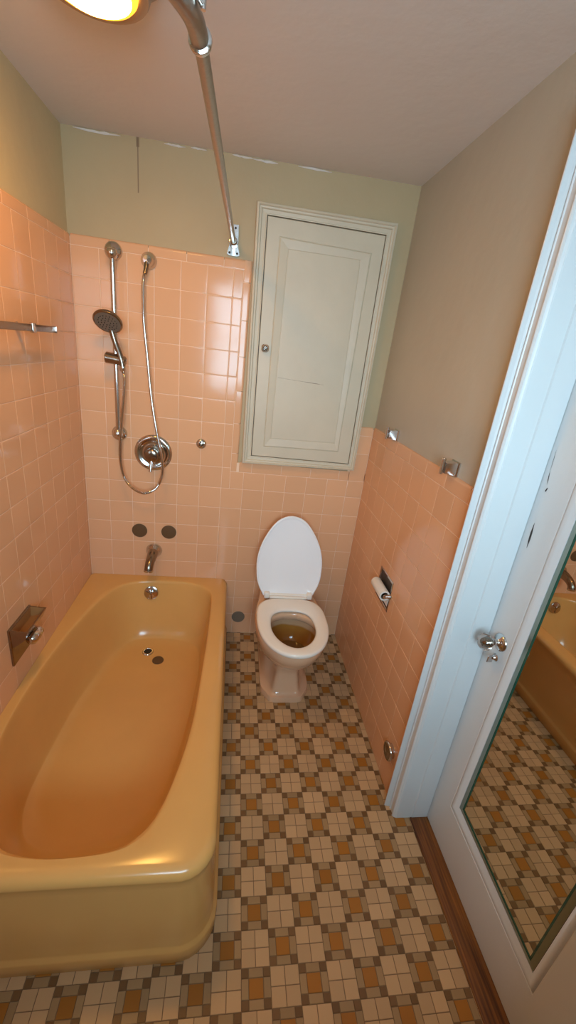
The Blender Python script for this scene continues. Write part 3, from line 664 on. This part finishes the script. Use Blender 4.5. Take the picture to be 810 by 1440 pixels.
m.loft([[(BXc+x+.004*(z>.02), y, BZc+z) for x, z in prof] for y in (.007, -.002, -.0035)], 0, False)
m.lathe([(.0185,0),(.0185,.016),(.0165,.0165),(.0150,.0165),(.0145,.006)], (BXc-.001,-.003,ZR), (0,-1,0), 28, cap0=False, cap1=False)
br = m.build('wall_bracket', M_chrome, rod, sharp=30)
m = MB()
for x, z in ((-.016,-.040),(.016,-.040),(.004,.050)):
    m = MB(); m.lathe([(.0045,0),(.004,.002),(0,.0025)], (BXc+x,-.0035,BZc+z), (0,-1,0), 12, cap0=False); m.build('bracket_screw', M_dark, br)
m = MB(); m.lathe([(.0112,0),(.0142,.003),(.0142,.020),(.0112,.024)], (BXc-.001,-.016,ZR), (0,-1,0), 24); m.build('rod_socket', M_rod, rod)
m = MB(); m.tube([(.622,-1.285,ZR-.002),(.628,-1.290,cz(.62))], .0034, 10, spline=False); m.lathe([(.0,0),(.022,0),(.02,.005),(.006,.010)], (.628,-1.290,cz(.628)), (0,0,-1), 20)
m.tube([(.600,-1.290,ZR+.012),(.612,-1.286,ZR+.012),(.622,-1.285,ZR+.002)], .004, 10)
m.build('ceiling_support', M_chrome, rod)

# ------------------------------------------------------------------ ceiling light
LX, LY = .357, -.835; LZ = cz(LX)
lamp = thing('ceiling_light', (LX,LY,LZ), 'round ceiling light glowing warm orange above the tub', 'ceiling light')
m = MB(); m.lathe([(0,.001),(.150,.0),(.150,-.004),(.135,-.012),(.118,-.030),(.1130,-.052),(.1085,-.058),(.100,-.058),(.090,-.052)], (LX,LY,LZ), (0,0,1), 48, cap0=False, cap1=False)
m.build('light_pan', mat('bronze_pan', (.42,.33,.25), .35, .6), lamp)
m = MB(); m.lathe([(.0905,-.050),(.0885,-.060),(.083,-.066),(.075,-.0675)], (LX,LY,LZ), (0,0,1), 48, cap0=False, cap1=False)
m.build('amber_rim', emis('amber_glass', (1,.40,.03), 2.2), lamp)
m = MB(); m.lathe([(.076,-.0675),(.066,-.073),(.045,-.078),(.02,-.0805),(0,-.081)], (LX,LY,LZ), (0,0,1), 40, cap0=False, cap1=False)
m.build('lamp_glass', emis('glowing_glass', (1,.51,.12), 102), lamp)

# ------------------------------------------------------------------ towel bar on the left wall
TBX, TBZ = .045, 1.565
t_ = thing('towel_bar', (0,-.52,TBZ), 'flat chrome towel bar on the orange tiled left wall', 'towel bar')
m = MB(); m.box((TBX-.004,-1.02,TBZ-.0105),(TBX+.004,-.342,TBZ+.0105),0,.0015); m.build('bar', M_dchrome, t_)
m = MB(); m.box((TBX-.006,-.3445,TBZ-.0115),(TBX+.006,-.340,TBZ+.0115),0,.001); m.build('end_cap', M_chrome, t_)
for y in (-.515, -.92):
    m = MB(); m.lathe([(0,0),(.0125,0),(.0125,.004),(.0095,.007),(.0085,.018),(.0085,TBX-.010),(.010,TBX-.003),(.010,TBX)], (XL,y,TBZ), (1,0,0), 28)
    m.box((TBX-.006,y-.011,TBZ-.015),(TBX+.007,y+.011,TBZ+.015),0,.003); m.build('post', M_chrome, t_)

# ------------------------------------------------------------------ soap dish, recessed into the left wall
t_ = thing('soap_dish', (0,-.735,.547), 'chrome soap dish with grab lip set into the left wall tiles', 'soap dish')
m = MB(); y0, y1, z0, z1 = -.812, -.660, .472, .620
fr = lambda i, x: [(x, y0+i, z0+i), (x, y1-i, z0+i), (x, y1-i, z1-i), (x, y0+i, z1-i)]
m.loft([fr(0, XL+.0), fr(0, .0025), fr(.003, .004)], 0, False, False, True); m.build('back_plate', M_dchrome, t_)
m = MB()     # tray: open box that leans out from the plate
def tray(i, d, zt):    # ring at inset i, front at x=d
    return None
xo = .058
V_ = [(.003,y0+.004,.545),(.003,y1-.004,.545),(xo-.016,y1-.006,.575),(xo-.016,y0+.006,.575), (.003,y0+.002,.618),(.003,y1-.002,.618),(xo,y1-.002,.612),(xo,y0+.002,.612),
      (.006,y0+.008,.618),(.006,y1-.008,.618),(xo-.006,y1-.008,.612),(xo-.006,y0+.008,.612), (.006,y0+.012,.580),(.006,y1-.012,.580),(xo-.020,y1-.012,.586),(xo-.020,y0+.012,.586)]
m.add(V_, [(0,3,2,1),(0,1,5,4),(1,2,6,5),(2,3,7,6),(3,0,4,7),(4,5,9,8),(5,6,10,9),(6,7,11,10),(7,4,8,11)])
tr = m.build('tray', M_dchrome, t_)
m = MB(); m.add(V_[8:], [(0,1,5,4),(1,2,6,5),(2,3,7,6),(3,0,4,7),(4,5,6,7)]); m.build('tray_liner', mat('tray_tile_reflection', (.33,.15,.05), .4), tr)  # orange-brown of the tiles reflected in the tray, painted on its inner faces
m = MB(); m.lathe([(.0,-.038),(.012,-.036),(.019,-.028),(.0215,0),(.019,.028),(.012,.036),(0,.038)], (.036,-.722,.535), (0,1,0), 24); m.build('grab_lip', M_chrome, t_)

# ------------------------------------------------------------------ brackets without a bar above the right wall tiles
for y, lab in ((-.293, 'small chrome towel bar bracket without its bar, nearer the cupboard corner'), (-.822, 'small chrome towel bar bracket without its bar, nearer the door casing')):
    z = 1.306
    t_ = thing('bar_bracket', (XR,y,z), lab, 'bracket', 'brackets left from a towel bar')
    m = MB(); m.loft([[(x, y+sy*w, z+sz*h) for sy, sz in ((-1,-1),(1,-1),(1,1),(-1,1))] for x, w, h in ((RT+.001,.024,.023),(RT-.004,.024,.023),(RT-.008,.021,.020),(1.362,.017,.017))], 0, False); m.build('bracket_arm', M_chrome, t_)
    m = MB(); m.tube([(1.358,y,z-.022),(1.358,y,z+.026)], .0062, 16, spline=False); m.lathe([(.0062,0),(.0075,.002),(.0055,.006),(0,.007)], (1.358,y,z+.024), (0,0,1), 16, cap0=False); m.build('socket_pin', M_chrome, t_)

# ------------------------------------------------------------------ paper holder and roll
t_ = thing('paper_holder', (XR,-.535,.675), 'dark recessed chrome paper holder in the right wall tiles', 'paper holder')
y0, y1, z0, z1 = -.611, -.459, .603, .747
m = MB(); fr = lambda i, x: [(x, y0+i, z0+i), (x, y1-i, z0+i), (x, y1-i, z1-i), (x, y0+i, z1-i)]
m.loft([fr(0, XR+.001), fr(0, XR-.002), fr(.002, XR-.003), fr(.009, XR-.0025), fr(.011, XR-.0005)], 0, False, False, False); m.build('frame_rim', M_chrome, t_)
m = MB(); n_ = 14; rings = []
for k in range(n_+1):                                    # near-flat sheet behind the roll, its dark colour stands for the recess shade
    a = math.pi*k/n_; rings.append([(XR-.0008+.0001*math.sin(a), y, (z0+z1)/2 + .061*math.cos(a)) for y in (y0+.010, y1-.010)])
m.loft(rings, 0, True, False, False, closed=False); m.build('hollow', mat('recess_shade', (.06,.045,.035), .3, .6), t_)
RX, RZ, RY0, RY1 = 1.371, .682, -.607, -.488
for y, d in ((-.611, 1), (-.478, -1)):
    m = MB(); m.tube([(XR-.002,y,RZ),(XR-.012,y,RZ+.001),(RX,y,RZ)], [.011,.009,.0085], 14); m.lathe([(0,-.004),(.010,-.003),(.0105,.003),(0,.004)], (RX,y,RZ), (0,1,0), 18); m.build('holder_arm', M_chrome, t_)
m = MB(); m.tube([(RX,-.609,RZ),(RX,-.480,RZ)], .0072, 16, spline=False); m.build('roller', M_dchrome, t_)
t_ = thing('toilet_roll', (RX,-.547,RZ), 'nearly used up white toilet roll in the recessed holder', 'toilet roll')
m = MB(); rc = []
m.loft([[(RX+r*math.cos(2*math.pi*k/36), y, RZ+r*math.sin(2*math.pi*k/36)) for k in range(36)] for r, y in ((.0165,RY0),(.0225,RY0),(.0230,RY0+.002),(.0230,RY1-.002),(.0225,RY1),(.0165,RY1))], 0, True, False, False); m.build('paper', M_paper, t_, sharp=30)
m = MB(); m.loft([[(RX+r*math.cos(2*math.pi*k/36), y, RZ+r*math.sin(2*math.pi*k/36)) for k in range(36)] for r, y in ((.0165,RY0+.0003),(.0152,RY0+.0003),(.0152,RY1-.0003),(.0165,RY1-.0003))], 0, True, False, False); m.build('cardboard_core', mat('cardboard', (.28,.19,.12), .9), t_)
m = MB(); pts = []
for k in range(10):
    t = k/9; pts.append((RX+.0236-.004*t, RZ-.002-.050*t))
m.add([(x, RY0+.001, z) for x, z in pts]+[(x, RY1-.030, z+.004*(i/9)) for i, (x, z) in enumerate(pts)]+[(x-.0006, RY0+.001, z) for x, z in pts]+[(x-.0006, RY1-.030, z+.004*(i/9)) for i, (x, z) in enumerate(pts)],
      [(i,i+1,11+i,10+i) for i in range(9)]+[(20+i,30+i,31+i,21+i) for i in range(9)]+[(i,20+i,21+i,i+1) for i in range(9)]+[(10+i,11+i,31+i,30+i) for i in range(9)]+[(9,29,39,19)], 0, True)
m.build('loose_sheet', M_paper, t_)

# ------------------------------------------------------------------ round chrome cover low on the right wall
t_ = thing('door_stop', (XR,-.942,.178), 'round chrome disc on the right wall tiles low beside the door casing', 'door stop')
m = MB(); m.lathe([(0,0),(.028,0),(.0275,.010),(.034,.011),(.0365,.014),(.0365,.018),(.034,.021),(.031,.0215)], (XR,-.930,.180), (-1,0,0), 40, cap1=False); m.build('stop_rim', M_chrome, t_)
m = MB(); m.lathe([(.0312,.0213),(.026,.0200),(.012,.0222),(0,.023)], (XR,-.930,.180), (-1,0,0), 36, cap0=False, cap1=False); m.build('stop_face', M_dchrome, t_)
